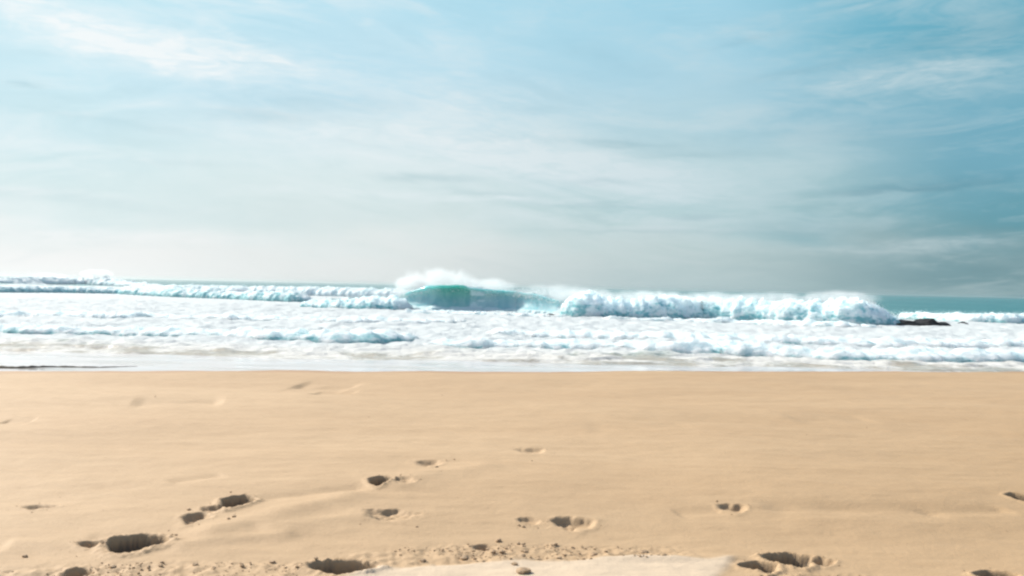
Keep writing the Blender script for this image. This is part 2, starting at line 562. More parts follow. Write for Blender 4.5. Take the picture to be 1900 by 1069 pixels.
CLODS = [(925, 997, 7, 'dark rounded sand clod on top of the crumbly strip, farthest from the camera'),
         (968, 1028, 9, 'flat brown sand clod in the middle of the crumbly strip'),
         (932, 1021, 7, 'light brown sand clod just left of the flat one in the crumbly strip'),
         (975, 1030 - 12, 6, 'small sand clod perched above the flat brown one'),
         (862, 1036, 9, 'long low sand clod toward the left end of the crumbly strip'),
         (785, 1039, 7, 'sand clod at the left end of the crumbly strip'),
         (955, 1050, 6, 'dark sand clod lying alone on the pale sand patch'),
         (972, 1066, 14, 'large dark sand clod on the pale patch at the bottom edge'),
         (1103, 1019, 8, 'brown sand clod right of the middle in the crumbly strip'),
         (1195, 1015, 8, 'brown sand clod at the right end of the crumbly strip'),
         (1030, 1002, 5, 'small pale brown clod at the upper edge of the crumbly strip'),
         (434, 965, 5, 'tiny dark sand clod right under the long crumbled footprint'),
         (424, 970, 4, 'tiniest dark sand clod beside the one under the long crumbled footprint'),
         (210, 1052, 7, 'brown sand clod below the deep lower left footprint'),
         (362, 1049, 6, 'sand clod halfway along the bottom between two deep footprints'),
         (505, 1043, 6, 'sand clod just left of the wide footprint at the bottom edge'),
         (46, 1030, 5, 'small sand clod left of the deep lower left footprint')]
cm = [clod_mesh(i) for i in range(4)]
for i, (px, py, r, lab) in enumerate(CLODS):
    p = at(px, py, SAND_Z)
    R = 0.75 * r * (p - CAM).length / FPX
    z = sand_z(p.x, p.y)
    o = link('sand_clod', cm[i % 4], M_CLOD, loc=(p.x, p.y, z + R * 0.3))
    o.scale = (R * random.uniform(1.0, 1.5), R * random.uniform(0.9, 1.2), R * 0.62)
    o.rotation_euler = (0, 0, random.uniform(0, 6))
    tag(o, lab, 'sand clod', 'clods of sand around the footprints')

# fine crumbs that nobody could count
rs = np.random.RandomState(3)
cx, cy = [], []
for poly, n in ((CRUMB[0], 700), (CRUMB[1], 500), (CRUMB[2], 200)):
    P = np.array([at(px, py, SAND_Z)[:2] for px, py in poly])
    lo, hi = P.min(0), P.max(0)
    q = rs.uniform(lo, hi, (n * 4, 2))
    k = poly_mask(q[:, 0], q[:, 1], poly, 0.05) * (0.45 + 0.8 * noise2(q[:, 0] * 3, q[:, 1] * 3, 12))
    q = q[k > rs.uniform(0.2, 0.9, len(q))][:n]
    cx.append(q[:, 0]); cy.append(q[:, 1])
for (k_, pcx, pcy, a, b, dep, rg) in PITS:                # a few thrown around every print
    n = int(2 + 7 * rg)
    an = rs.uniform(0, 2 * math.pi, n); rr = 1.1 + np.abs(rs.normal(0, 0.6, n))
    cx.append(pcx + a * rr * np.cos(an)); cy.append(pcy + b * rr * np.sin(an))
n = 60
q = rs.uniform((-6, 3), (7, 11), (n, 2)); cx.append(q[:, 0]); cy.append(q[:, 1])
cx = np.concatenate(cx); cy = np.concatenate(cy)
cz = sand_height(cx, cy)[0]
sz = 0.0026 * np.exp(rs.normal(0, 0.5, len(cx)))
sz = np.clip(sz, 0.002, 0.011)
VV = (IV1[None] * (1 + rs.uniform(-0.3, 0.3, (len(cx), len(IV1), 1))) * sz[:, None, None] * np.array([1.2, 1, 0.7]))
VV += np.stack([cx, cy, cz + sz * 0.3], -1)[:, None]
FF = IF1[None] + (np.arange(len(cx)) * len(IV1))[:, None, None]
tag(link('sand_crumbs', mesh_from('sand_crumbs', VV.reshape(-1, 3), FF.reshape(-1, 3), smooth=False), M_CLOD),
    'small loose crumbs of sand scattered along the trampled strip', 'sand crumbs', kind='stuff')

# thin dark strand along the wet sand at the left
NP_ = 60
pts = []
for i in range(NP_):
    u = i / (NP_ - 1)
    px = -160 + 415 * u
    p = at(px, 683.0 - 2.4 * max(0, (px - 60) / 200) + 0.8 * math.sin(u * 17), 0.22)
    pts.append((p.x, p.y))
ring = 8
vv = []; 
for i, (x, y) in enumerate(pts):
    u = i / (NP_ - 1)
    z = sand_z(x, y)
    r = (0.030 + 0.014 * math.sin(i * 1.7) * math.sin(i * 0.61)) * (1 - u ** 3) + 0.008
    if abs(u - 0.53) < 0.02:
        r *= 1.5
    for j in range(ring):
        an = 2 * math.pi * j / ring
        vv.append((x, y + 1.8 * r * math.cos(an), z + r * (0.35 + math.sin(an) * 0.8)))
vv = np.array(vv)
fs = [[i * ring + j, i * ring + (j + 1) % ring, (i + 1) * ring + (j + 1) % ring, (i + 1) * ring + j] for i in range(NP_ - 1) for j in range(ring)]
org = np.array([pts[30][0], pts[30][1], 0.2])
tag(link('wet_sand_strand', mesh_from('wet_sand_strand', vv - org, np.array(fs)), M_STRAND, loc=org),
    'long thin dark strand lying on the wet sand at the left edge', 'seaweed')


# ------------------------------------------------------------------ the sea
def line_world(px_pts, z=0.0, n=400):
    P = np.array([at(a, b, z)[:2] for a, b in px_pts])
    seg = np.r_[0, np.cumsum(np.hypot(*np.diff(P, axis=0).T))]
    s = np.linspace(0, seg[-1], n)
    x = np.interp(s, seg, P[:, 0]); y = np.interp(s, seg, P[:, 1])
    k = max(3, n // 25); ker = np.hanning(k + 2)[1:-1]; ker /= ker.sum()
    xp = np.pad(x, k, mode='reflect', reflect_type='odd'); yp = np.pad(y, k, mode='reflect', reflect_type='odd')
    x = np.convolve(xp, ker, 'same')[k:-k]; y = np.convolve(yp, ker, 'same')[k:-k]
    tx, ty = np.gradient(x), np.gradient(y); L = np.hypot(tx, ty)
    nx, ny = ty / L, -tx / L
    flip = np.where(ny > 0, -1, 1)
    px = np.interp(s, seg, [a for a, b in px_pts])       # photo column of every sample
    return x, y, nx * flip, ny * flip, px


nr_far = np.exp(np.linspace(math.log(170), math.log(26000), 240))
nr_near = np.concatenate([np.arange(25.5, 50, 0.115), np.arange(50, 100, 0.26), np.arange(100, 170, 0.5)])
ry = np.concatenate([nr_near, nr_far])
tt = np.linspace(-0.95, 0.95, 1150)
X = ry[:, None] * tt[None]; Y = np.repeat(ry[:, None], len(tt), 1)
sway = 1.6 * noise2(X * 0.05, X * 0 + 1.2, 3) + 0.8 * noise2(X * 0.15, X * 0 + 7.7, 4)
shore = Y + sway + 0.5 * noise2(X * 0.5, Y * 0.2, 8)
fine_ok = sstep(260, 120, Y)
# surf between the breakers and the beach is heaped foam; outside it is open water
surf = sstep(103 + 6 * noise2(X * 0.04, X * 0, 31), 84, Y - 0.35 * np.minimum(X, 0) * -1)
left = sstep(-8, -40, X - 0.05 * Y)
lump = np.maximum(0, 0.5 * noise2(X * 0.33, Y * 0.30, 201) + 0.35 * noise2(X * 0.9, Y * 0.7, 202) + 0.12 * noise2(X * 2.4, Y * 1.8, 203)
                  + 0.15)
Z = 0.27 * lump * surf * sstep(30, 38, shore) + 0.05 * fbm2(X * 1.3, Y * 0.9, 3, 205) * fine_ok * sstep(29, 34, shore)
# thin lapping edges of the last wash
for (c0, am, sd, ln) in ((30.8, 0.06, 301, 0.6), (32.6, 0.09, 302, 0.9), (34.6, 0.10, 303, 1.0)):
    dd = shore - c0 + 1.0 * noise2(X * 0.12, X * 0 + sd, sd) + 0.35 * noise2(X * 0.6, X * 0 + sd, sd + 3)
    Z = Z + am * sstep(-0.05, 0.22, dd) * sstep(ln * 3, ln * 0.2, dd) * (0.4 + 0.9 * np.abs(noise2(X * 0.5, Y * 0.2, sd + 5)))
Z = Z + 0.22 * sstep(110, 220, Y) * sstep(3000, 600, Y) * np.sin(Y * 0.14 + 2.5 * noise2(X * 0.008, Y * 0.004, 41)) \
    + 0.35 * sstep(150, 260, Y) * sstep(2500, 500, Y) * fbm2(X * 0.012, Y * 0.035, 3, 43)
Z = Z + 0.03 - 0.06 * sstep(31.5, 29.0, shore) - 0.5 * sstep(29.2, 26.5, shore)
foam = 0.82 * surf
foam = np.maximum(foam, left * sstep(420, 130, Y) * 0.92)
foam = np.maximum(foam, 0.42 * sstep(190, 100, Y))
foam = foam * (1 - 0.45 * sstep(37, 31, shore)) - 0.10 * np.clip(fbm2(X * 0.10, Y * 0.12, 3, 47), -1, 1)
sandy = sstep(38.5, 32.5, shore)
SEA_V = np.stack([X, Y, Z], -1).reshape(-1, 3)
tag(link('sea', mesh_from('sea', SEA_V, grid_faces(len(ry), len(tt)), {'foam': np.clip(foam, 0, 1).ravel(), 'sandy': sandy.ravel()}), M_SEA),
    kind='structure')


def interp_px(px, pairs):
    return np.interp(px, [a for a, b in pairs], [b for a, b in pairs])


def white_ridge(pxl, hts, wf, wb, lump, scale, seed, teal_k, n, nq=56, z0=0.0):
    """Mesh of a tumbling ridge of white water along a line; hts = [(photo column, height m)]."""
    x, y, nx, ny, px = line_world(pxl, z0, n)
    H = interp_px(px, hts) * (1 + 0.16 * noise2(x * 0.25, x * 0 + seed, seed) + 0.12 * noise2(x * 0.8, x * 0 + seed, seed + 1) + 0.12 * noise2(x * 2.2, x * 0 + seed, seed + 2))
    e = np.minimum(np.arange(n), np.arange(n)[::-1]) / (0.05 * n)
    H = H * sstep(0, 1, e)
    q = np.linspace(0, 1, nq)[None]
    fr = q < 0.6
    th = np.clip(q / 0.6, 0, 1) * math.pi / 2
    off = np.where(fr, wf * np.cos(th) ** 1.15, -wb * np.clip((q - 0.6) / 0.4, 0, 1))
    hh = np.where(fr, np.sin(th) ** 0.8, 1 - sstep(0, 1, (q - 0.6) / 0.4))
    off = off * (H / max(1e-3, max(h for _, h in hts)))[:, None] + 0.35 * noise2(x * 0.4, x * 0 + 9, seed + 2)[:, None]
    VX = x[:, None] + nx[:, None] * off; VY = y[:, None] + ny[:, None] * off
    VZ = H[:, None] * hh - 0.12
    b = billow3(VX * scale * 0.65, VY * scale, VZ * scale * 1.25, 5, seed, 0.5)
    amp = 0.8 * lump * (0.25 + 0.75 * hh) * np.minimum(1, H[:, None] / 0.3)
    fy = np.where(fr, np.cos(th), -0.2); fz = np.where(fr, np.sin(th), 0.9)
    VX = VX + nx[:, None] * fy * b * amp + 0.4 * amp * noise3(VX * scale * 1.5, VY * scale * 1.5, VZ * scale * 1.5, seed + 9)
    VY = VY + ny[:, None] * fy * b * amp
    VZ = VZ + fz * b * amp
    teal_shade = teal_k * np.where(fr, 1 - hh * 0.75, 0.15) + np.clip(-b, 0, 1) * 0.35  # teal water colour low down and in creases, also painted shading
    P = np.stack([VX, VY, VZ], -1)
    return P, teal_shade, (x, y, px, H)


def add_ridge(name, parent, org, *a, **k):
    P, teal_shade, info = white_ridge(*a, **k)
    n, nq = P.shape[:2]
    me = mesh_from(name, P.reshape(-1, 3) - np.array(org), grid_faces(n, nq), {'teal_shade': teal_shade.ravel()})
    return link(name, me, M_WHITE, parent, None if parent else org), info


OV, OF = np.array([(1, 0, 0), (-1, 0, 0), (0, 1, 0), (0, -1, 0), (0, 0, 1), (0, 0, -1)], float), \
    np.array([(0, 2, 4), (2, 1, 4), (1, 3, 4), (3, 0, 4), (2, 0, 5), (1, 2, 5), (3, 1, 5), (0, 3, 5)])


def add_drops(parent, org, info, n, up, dens, size, seed, back=1.0):
    """Flung drops above a crest. dens = [(photo column, weight)]."""
    x, y, px, H = info
    r = np.random.RandomState(seed)
    w = interp_px(px, dens) * (0.35 + np.clip(noise2(x * 0.35, x * 0 + 4, seed) + 0.5, 0, 2))
    w = np.clip(w, 0, None); w /= w.sum()
    i = r.choice(len(x), n, p=w)
    h = np.abs(r.exponential(0.38, n)) * up
    X = x[i] + r.normal(0, 0.25, n) - 0.35 * h; Y = y[i] + r.normal(0.2, 0.35, n) * back + 0.5 * h
    Zz = H[i] * (0.82 + 0.1 * r.uniform(-1, 1, n)) + h
    s = size * np.exp(r.normal(0, 0.45, n)) * np.exp(-h / (1.6 * up))
    vv = OV[None] * s[:, None, None] * r.uniform(0.6, 1.4, (n, 1, 3)) + np.stack([X, Y, Zz], -1)[:, None] - np.array(org)
    f = OF[None] + (np.arange(n) * 6)[:, None, None]
    o = link('spray', mesh_from('spray', vv.reshape(-1, 3), f.reshape(-1, 3), smooth=True), M_DROP, parent)
    o['kind'] = 'stuff'
    return o


def add_mist(parent, org, c, rad, dens, wl):
    """Cloud of fine spray: a closed volume."""
    v = IV4.copy()
    v *= (1 + 0.18 * noise3(v[:, 0] * 1.5 + c[0], v[:, 1] * 1.5, v[:, 2] * 1.5, 5))[:, None]
    me = mesh_from('mist', v, IF4)
    o = link('mist', me, mat_mist('spray_mist', dens, wl), parent)
    o.location = Vector(c) - Vector(org); o.scale = rad
    return o


def above(px, py, dist):
    """Point at a given distance ahead on a sight line."""
    d = ray(px, py)
    return CAM + d * (dist / d.y)


# --- the green breaking wave
MAIN = [(600, 569), (700, 572), (800, 576), (880, 578), (960, 580), (1040, 584), (1080, 585)]
n = 520
x, y, nx, ny, px = line_world(MAIN, 0.0, n)
org = (float(x[n // 2]), float(y[n // 2]), 0.0)
wv = thing('breaking_wave', org, 'green translucent wave curling over in the middle of the surf with spray on top', 'wave', 'breaking waves offshore')
H = interp_px(px, [(600, 0.9), (680, 1.1), (735, 1.2), (770, 2.0), (800, 2.5), (860, 2.62), (882, 2.45), (920, 2.25), (960, 2.15), (1000, 1.85), (1040, 1.35), (1080, 0.9)])
H = H * (1 + 0.03 * noise2(x * 0.6, x * 0, 401))
curl = interp_px(px, [(600, 0.2), (740, 0.5), (790, 1.0), (885, 1.0), (930, 0.5), (1080, 0.25)])
prof0 = np.array([(1.9, -0.15), (1.3, 0.02), (0.8, 0.10), (0.42, 0.28), (0.2, 0.52), (0.07, 0.76), (0.02, 0.92), (-0.03, 1.0), (-0.2, 1.0), (-0.6, 0.86), (-1.3, 0.55), (-2.2, 0.2), (-3.2, -0.15)])
prof1 = np.array([(1.9, -0.15), (1.3, 0.02), (0.8, 0.08), (0.38, 0.22), (0.17, 0.45), (0.12, 0.68), (0.2, 0.86), (0.34, 0.95), (0.14, 1.03), (-0.45, 0.93), (-1.3, 0.58), (-2.2, 0.2), (-3.2, -0.15)])
NQ = 72


def resample(P, nq):
    u = np.linspace(0, len(P) - 1, nq)
    k = np.clip(np.floor(u).astype(int), 0, len(P) - 2); f = (u - k)[:, None]
    p0 = P[np.clip(k - 1, 0, None)]; p1 = P[k]; p2 = P[k + 1]; p3 = P[np.clip(k + 2, None, len(P) - 1)]
    return 0.5 * (2 * p1 + (p2 - p0) * f + (2 * p0 - 5 * p1 + 4 * p2 - p3) * f ** 2 + (3 * p1 - 3 * p2 + p3 - p0) * f ** 3)


A0, A1 = resample(prof0, NQ), resample(prof1, NQ)
PR = A0[None] * (1 - curl)[:, None, None] + A1[None] * curl[:, None, None]
off = PR[..., 0] * H[:, None]; zz = PR[..., 1] * H[:, None]
VX = x[:, None] + nx[:, None] * off; VY = y[:, None] + ny[:, None] * off; VZ = zz
qq = np.linspace(0, 12, NQ)[None] * np.ones((n, 1))
PXX = px[:, None] * np.ones((1, NQ))
lipf = np.exp(-((qq - 8.1) / 0.75) ** 2) * interp_px(PXX, [(600, 1), (740, 0.9), (800, 0.5), (860, 0.55), (890, 1.0), (950, 0.8), (1080, 1)])
toe = sstep(3.5 + 0.9 * noise2(x * 0.7, x * 0, 405)[:, None], 2.0, qq) * 0.95
whole = interp_px(PXX, [(600, 1.0), (735, 0.9), (770, 0.4), (800, 0.05), (858, 0.05), (876, 0.55), (892, 0.5), (915, 0.28), (1030, 0.34), (1060, 0.9), (1080, 1)])
back = sstep(9, 10, qq) * 0.6
FO = np.clip(np.maximum.reduce([lipf, toe, whole, back]) + 0.12 * fbm2(VX * 0.8, VZ * 1.5, 3, 411), 0, 1)
GR = interp_px(PXX, [(600, 0.0), (745, 0.05), (795, 0.25), (825, 0.85), (862, 1.0), (890, 0.3), (960, 0.15), (1080, 0.05)]) * sstep(9.5, 7.5, qq) * (0.35 + 0.65 * sstep(3.0, 6.0, qq))
b = billow3(VX * 0.8, VY * 0.8, VZ * 0.9, 4, 421, 0.55)
am = 0.32 * sstep(0.45, 0.9, FO)
VY = VY - am * b * 0.9; VZ = VZ + am * b * 0.45
ch = 0.06 * noise3(VX * 0.9, VY * 0.9, VZ * 0.9, 431)
VY = VY + ch
# close the body underneath so light travels through the water it holds
P = np.stack([VX, VY, VZ], -1)
Fm = grid_faces(n, NQ)
idx = np.arange(n * NQ).reshape(n, NQ)
bot = np.stack([idx[:-1, -1], idx[1:, -1], idx[1:, 0], idx[:-1, 0]], -1)[:, ::-1]
me = mesh_from('wave_face', P.reshape(-1, 3) - np.array(org), np.concatenate([Fm, bot]), {'foam': FO.ravel(), 'green': GR.ravel()})
link('wave_face', me, M_FACE, wv)
info_main = (x + nx * 0.1 * H, y + ny * 0.1 * H, px, H)
add_ridge('white_water', wv, org, [(560, 570), (640, 573), (700, 575), (742, 576), (760, 577)],
          [(560, 0.7), (640, 1.1), (700, 1.35), (735, 1.5), (760, 0.9)], 2.0, 2.5, 0.32, 1.4, 511, 0.9, 420)
add_ridge('foam_toe', wv, org, [(740, 581), (830, 583), (900, 585), (1000, 588), (1060, 590)],
          [(740, 0.35), (830, 0.4), (1000, 0.35), (1060, 0.4)], 1.2, 2.0, 0.25, 0.9, 521, 0.6, 260)
add_drops(wv, org, info_main, 16000, 0.9, [(600, 0.2), (720, 0.5), (770, 1.0), (900, 1.2), (1000, 0.6), (1060, 0.8), (1080, 0.6)], 0.022, 77)
ym = org[1]
add_mist(wv, org, above(815, 522, ym + 2.2), (5.4, 2.0, 1.9), 0.8, 0.8)
add_mist(wv, org, above(765, 530, ym + 2.0), (3.4, 1.6, 1.3), 0.8, 0.9)
add_mist(wv, org, above(900, 532, ym + 2.2), (4.6, 1.8, 1.3), 0.6, 0.8)
add_mist(wv, org, above(1030, 545, ym + 2.0), (6.0, 1.8, 1.35), 0.55, 0.7)

# --- the broken section to its right
L = [(1040, 586), (1100, 589), (1200, 591), (1300, 592), (1400, 596), (1500, 600), (1580, 603), (1640, 604), (1690, 602)]
w2o = at(1380, 595, 0)
w2 = thing('breaking_wave', w2o, 'long white broken wave right of the green one, tumbling toward the rock', 'wave', 'breaking waves offshore')
_, inf = add_ridge('white_water', w2, w2o, L, [(1040, 1.2), (1075, 2.0), (1100, 2.2), (1140, 1.95), (1230, 2.05), (1330, 2.05), (1420, 2.0), (1490, 2.05), (1540, 2.25), (1590, 2.3), (1625, 1.8), (1650, 0.9), (1690, 0.2)],
                   2.3, 3.5, 0.34, 1.5, 531, 0.68, 1500, nq=96)
add_ridge('foam_toe', w2, w2o, [(1100, 594), (1250, 597), (1400, 602), (1560, 609), (1640, 609)], [(1100, 0.4), (1400, 0.5), (1560, 0.7), (1640, 0.3)], 1.5, 2.5, 0.35, 0.8, 541, 0.2, 420)
add_drops(w2, w2o, inf, 14000, 0.5, [(1040, 0.8), (1100, 1.2), (1160, 0.6), (1400, 0.5), (1560, 1.2), (1620, 0.8), (1690, 0.2)], 0.02, 78)
add_mist(w2, w2o, above(1090, 548, w2o.y + 3), (4.0, 1.6, 1.0), 0.6, 0.8)
add_mist(w2, w2o, above(1560, 553, w2o.y - 2), (5.0, 1.8, 0.9), 0.5, 0.7)

add_mist(w2, w2o, above(1200, 551, w2o.y + 1), (6.0, 1.8, 0.9), 0.5, 0.9)
add_mist(w2, w2o, above(1320, 553, w2o.y + 0.5), (6.5, 1.8, 0.8), 0.45, 0.9)
add_mist(w2, w2o, above(1440, 554, w2o.y), (5.5, 1.8, 0.8), 0.45, 0.9)

# --- small break beyond the rock, far right
L = [(1660, 590), (1720, 593), (1800, 598), (1860, 600), (1950, 600), (2050, 600)]
o3 = at(1800, 597, 0)
w3 = thing('breaking_wave', o3, 'low foaming wave behind the black rock at the far right', 'wave', 'breaking waves offshore')
_, inf = add_ridge('white_water', w3, o3, L, [(1660, 0.7), (1750, 0.95), (1830, 1.05), (1900, 1.1), (2050, 1.0)], 1.8, 3.0, 0.35, 0.9, 551, 0.75, 420)
add_drops(w3, o3, inf, 2500, 0.3, [(1660, 1), (2050, 1)], 0.018, 79)

# --- breakers farther out on the left
L = [(-260, 540), (-100, 541), (0, 543), (120, 544), (230, 546), (330, 551), (450, 556), (540, 560), (600, 562)]
o4 = at(250, 547, 0)
w4 = thing('breaking_wave', o4, 'long low wave with dark teal patches in its face at the left', 'wave', 'breaking waves offshore')
_, inf = add_ridge('white_water', w4, o4, L, [(-260, 1.2), (0, 1.15), (230, 1.1), (330, 1.3), (380, 1.45), (430, 1.2), (540, 1.5), (600, 1.2)], 2.2, 5.0, 0.35, 0.7, 561, 0.95, 800)
add_drops(w4, o4, inf, 4000, 0.4, [(-260, 1), (600, 1)], 0.025, 80)
L = [(-200, 525), (0, 527), (60, 527), (120, 527.5), (180, 528.5), (250, 531), (300, 533)]
o5 = at(120, 527.5, 0)
w5 = thing('breaking_wave', o5, 'distant breaking wave throwing white spray above the horizon at far left', 'wave', 'breaking waves offshore')
_, inf = add_ridge('white_water', w5, o5, L, [(-200, 2.0), (0, 2.0), (60, 2.6), (140, 2.5), (185, 3.0), (215, 2.4), (250, 1.4), (300, 0.8)], 6.5, 7.0, 0.6, 0.45, 571, 0.25, 420)
add_drops(w5, o5, inf, 9000, 1.2, [(-200, 0.4), (20, 0.3), (60, 1), (150, 1.0), (190, 1.8), (230, 0.5), (300, 0.1)], 0.04, 81)
add_mist(w5, o5, above(180, 508, o5.y + 2), (9, 4, 2.2), 0.6, 0.4)
add_mist(w5, o5, above(90, 513, o5.y + 2), (10, 4, 1.6), 0.5, 0.4)

L = [(220, 536), (330, 542), (450, 545), (560, 547), (680, 550), (760, 552), (830, 553)]
o6 = at(500, 546, 0)
w6 = thing('breaking_wave', o6, 'far white breaking line under the horizon between far left spray and the green wave', 'wave', 'breaking waves offshore')
_, inf = add_ridge('white_water', w6, o6, L, [(220, 0.5), (290, 1.3), (380, 1.7), (500, 1.75), (640, 1.85), (760, 1.7), (830, 0.8)], 5.0, 8.0, 0.40, 0.5, 581, 0.3, 500)
add_drops(w6, o6, inf, 3000, 0.5, [(220, 1), (830, 1)], 0.03, 82)

# --- rows of white water running up to the beach
ROWS = [
    ([(-260, 612), (-80, 615), (0, 617), (130, 620), (300, 624), (500, 632), (640, 636), (745, 634), (790, 632)],
     [(-260, 0.55), (0, 0.5), (200, 0.45), (330, 0.6), (420, 0.45), (520, 0.65), (700, 0.62), (760, 0.45), (790, 0.2)], 0.85,
     'near row of white water with blue green hollows at its foot on the left'),
    ([(760, 640), (850, 645), (1000, 648), (1100, 650), (1230, 655), (1330, 656), (1450, 662), (1560, 668), (1750, 671), (1950, 671), (2120, 670)],
     [(760, 0.3), (850, 0.42), (1000, 0.5), (1140, 0.5), (1250, 0.62), (1350, 0.66), (1450, 0.5), (1700, 0.55), (2120, 0.55)], 0.6,
     'near row of heaped white foam closest to the beach on the right'),
    ([(860, 622), (960, 624), (1100, 627), (1250, 632), (1400, 636), (1600, 642), (1800, 644), (2050, 644)],
     [(860, 0.3), (960, 0.42), (1250, 0.5), (1600, 0.5), (2050, 0.5)], 0.35,
     'middle row of lumpy foam between long broken wave and nearest foam on right'),
    ([(-260, 585), (0, 588), (200, 590), (420, 594), (640, 598), (800, 600), (900, 600)],
     [(-260, 0.5), (0, 0.5), (420, 0.4), (800, 0.45), (900, 0.2)], 0.3,
     'middle row of low foam between teal patched wave and near foam on left'),
]
for k, (L, Hh, gk, lab) in enumerate(ROWS):
    o_ = at(L[len(L) // 2][0], L[len(L) // 2][1], 0)
    w = thing('white_water_wave', o_, lab, 'wave', 'rows of white water near the beach')
    _, inf = add_ridge('white_water', w, o_, L, Hh, 1.5, 3.2, 0.20, 1.1, 601 + k * 10, gk, 1300, nq=64)
    add_drops(w, o_, inf, 4000, 0.16, [(-300, 1), (2200, 1)], 0.009, 90 + k)


# ------------------------------------------------------------------ rocks
def rock(px0, px1, py_top, py_base, lab, peaks, seed):
    a = at(px0, py_base, 0); b = at(px1, py_base, 0)
    c = (a + b) / 2
    hw = (b - a).length / 2
    Ht = (py_base - py_top) * (c - CAM).length / FPX
    V = IV4.copy()
    top = np.zeros(len(V))
    for (u, w, h) in peaks:
        top = np.maximum(top, h * np.exp(-((V[:, 0] - u) / w) ** 2))
    n = noise3(V[:, 0] * 3 + seed, V[:, 1] * 3, V[:, 2] * 3, seed); n2 = noise3(V[:, 0] * 8 + seed, V[:, 1] * 8, V[:, 2] * 8, seed + 2)
    P = np.stack([V[:, 0] * hw * (1 + 0.12 * n), V[:, 1] * hw * 0.6 * (1 + 0.2 * n),
                  np.where(V[:, 2] > 0, V[:, 2] ** 0.6 * top * Ht * (1 + 0.35 * n + 0.25 * n2), V[:, 2] * 0.5)], -1)
    return tag(link('rock', mesh_from('rock', P, IF4, smooth=False), M_ROCK, loc=(c.x, c.y, 0.0)), lab, 'rock', 'black rocks in the surf')


V_ = IV4
rock(1652, 1742, 591, 605, 'large low black rock sticking out of the surf on the right', [(-0.75, 0.3, 0.55), (-0.3, 0.3, 0.7), (0.35, 0.32, 1.0), (0.75, 0.25, 0.7)], 3)
rock(1776, 1796, 598, 603, 'small black rock just right of the large black rock', [(0, 0.7, 1.0)], 5)
rock(1012, 1036, 582, 588, 'small dark rock at the foot of the green wave, middle of the surf', [(-0.2, 0.8, 0.9), (0.5, 0.4, 0.6)], 8)

# ------------------------------------------------------------------ sea air
hm, ht = new_mat('sea_haze')
hv = ht.node('ShaderNodeVolumePrincipled', {'Color': (0.76, 0.79, 0.79), 'Density': 0.00026, 'Anisotropy': 0.72})
finish(ht, None, hv.outputs[0])
hb = 27500.0
hx = np.array([(a, b, c) for a in (-hb, hb) for b in (-60.0, hb) for c in (-2.2, 7.0)])
hf = np.array([[0, 1, 3, 2], [4, 6, 7, 5], [0, 4, 5, 1], [2, 3, 7, 6], [0, 2, 6, 4], [1, 5, 7, 3]])
tag(link('haze', mesh_from('haze', hx, hf, smooth=False), hm), 'thin pale sea haze over the whole surf', 'haze', kind='stuff')

# ------------------------------------------------------------------ camera and light
cam = bpy.data.cameras.new('camera'); co = bpy.data.objects.new('camera', cam); C.objects.link(co)
co.matrix_world = Matrix.Translation(CAM) @ RM.to_4x4()
cam.sensor_width = 36; cam.lens = 36 * FPX / W_PX
cam.clip_start = 0.05; cam.clip_end = 100000
SC.camera = co

S = Vector((math.sin(SUN_AZ) * math.cos(SUN_EL), math.cos(SUN_AZ) * math.cos(SUN_EL), math.sin(SUN_EL)))
sl = bpy.data.lights.new('sun', 'SUN'); so = bpy.data.objects.new('sun', sl); C.objects.link(so)
sl.energy = 4.0; sl.angle = math.radians(0.6); sl.color = (1.0, 0.95, 0.87)
so.rotation_euler = S.to_track_quat('Z', 'Y').to_euler()

# ------------------------------------------------------------------ sky
wld = bpy.data.worlds.new('World'); SC.world = wld; wld.use_nodes = True
t = NT(wld.node_tree)
WS = 0.1
K = 1.0 / (WS * 2 ** EXPO)
sky = t.node('ShaderNodeTexSky', sky_type='NISHITA', sun_disc=False, sun_elevation=SUN_EL, sun_rotation=SUN_AZ % (2 * math.pi),
             air_density=1.0, dust_density=2.0, ozone_density=1.0)
g = t.node('ShaderNodeTexCoord').outputs['Generated']
sep = t.node('ShaderNodeSeparateXYZ', {0: g})
az = t.m('ARCTAN2', sep.outputs[0], sep.outputs[1])
el = t.m('ARCSINE', sep.outputs[2])


def azel(px, py):
    d = ray(px, py).normalized()
    return math.atan2(d.x, d.y), math.asin(d.z)


comb = t.node('ShaderNodeCombineXYZ', {0: az, 1: el, 2: 0.0}).outputs[0]
wob = t.noise(t.mapv(comb, (7.0, 26.0, 1.0)), 1.0, 4, 0.6)
wob2 = t.noise(t.mapv(comb, (2.2, 7.0, 1.0)), 1.7, 3, 0.5)
el_s = t.m('ADD', el, t.m('ADD', t.m('MULTIPLY', t.m('SUBTRACT', wob, 0.5), 0.05), t.m('MULTIPLY', t.m('SUBTRACT', wob2, 0.5), 0.07)))
az_s = t.m('ADD', az, t.m('MULTIPLY', t.m('SUBTRACT', wob2, 0.5), 0.22))
COLS = {
    60: [(511, (245, 246, 245)), (470, (244, 246, 245)), (435, (239, 244, 243)), (400, (226, 240, 241)), (300, (214, 235, 238)), (200, (204, 233, 242)), (100, (206, 236, 246)), (0, (203, 236, 246))],
    640: [(524, (225, 230, 229)), (470, (231, 235, 234)), (435, (224, 234, 233)), (400, (213, 228, 229)), (330, (220, 235, 236)), (250, (212, 232, 238)), (180, (196, 226, 239)), (0, (186, 226, 241))],
    1266: [(540, (176, 197, 200)), (480, (190, 207, 208)), (430, (190, 212, 214)), (380, (178, 207, 212)), (330, (192, 216, 221)), (250, (180, 211, 221)), (150, (177, 213, 228)), (0, (158, 210, 230))],
    1860: [(551, (132, 162, 166)), (510, (116, 151, 159)), (470, (122, 157, 164)), (430, (100, 154, 167)), (380, (106, 161, 176)), (300, (116, 170, 188)), (200, (122, 176, 196)), (60, (98, 170, 192)), (0, (98, 172, 195))],
}
EM = 0.40
cols = []
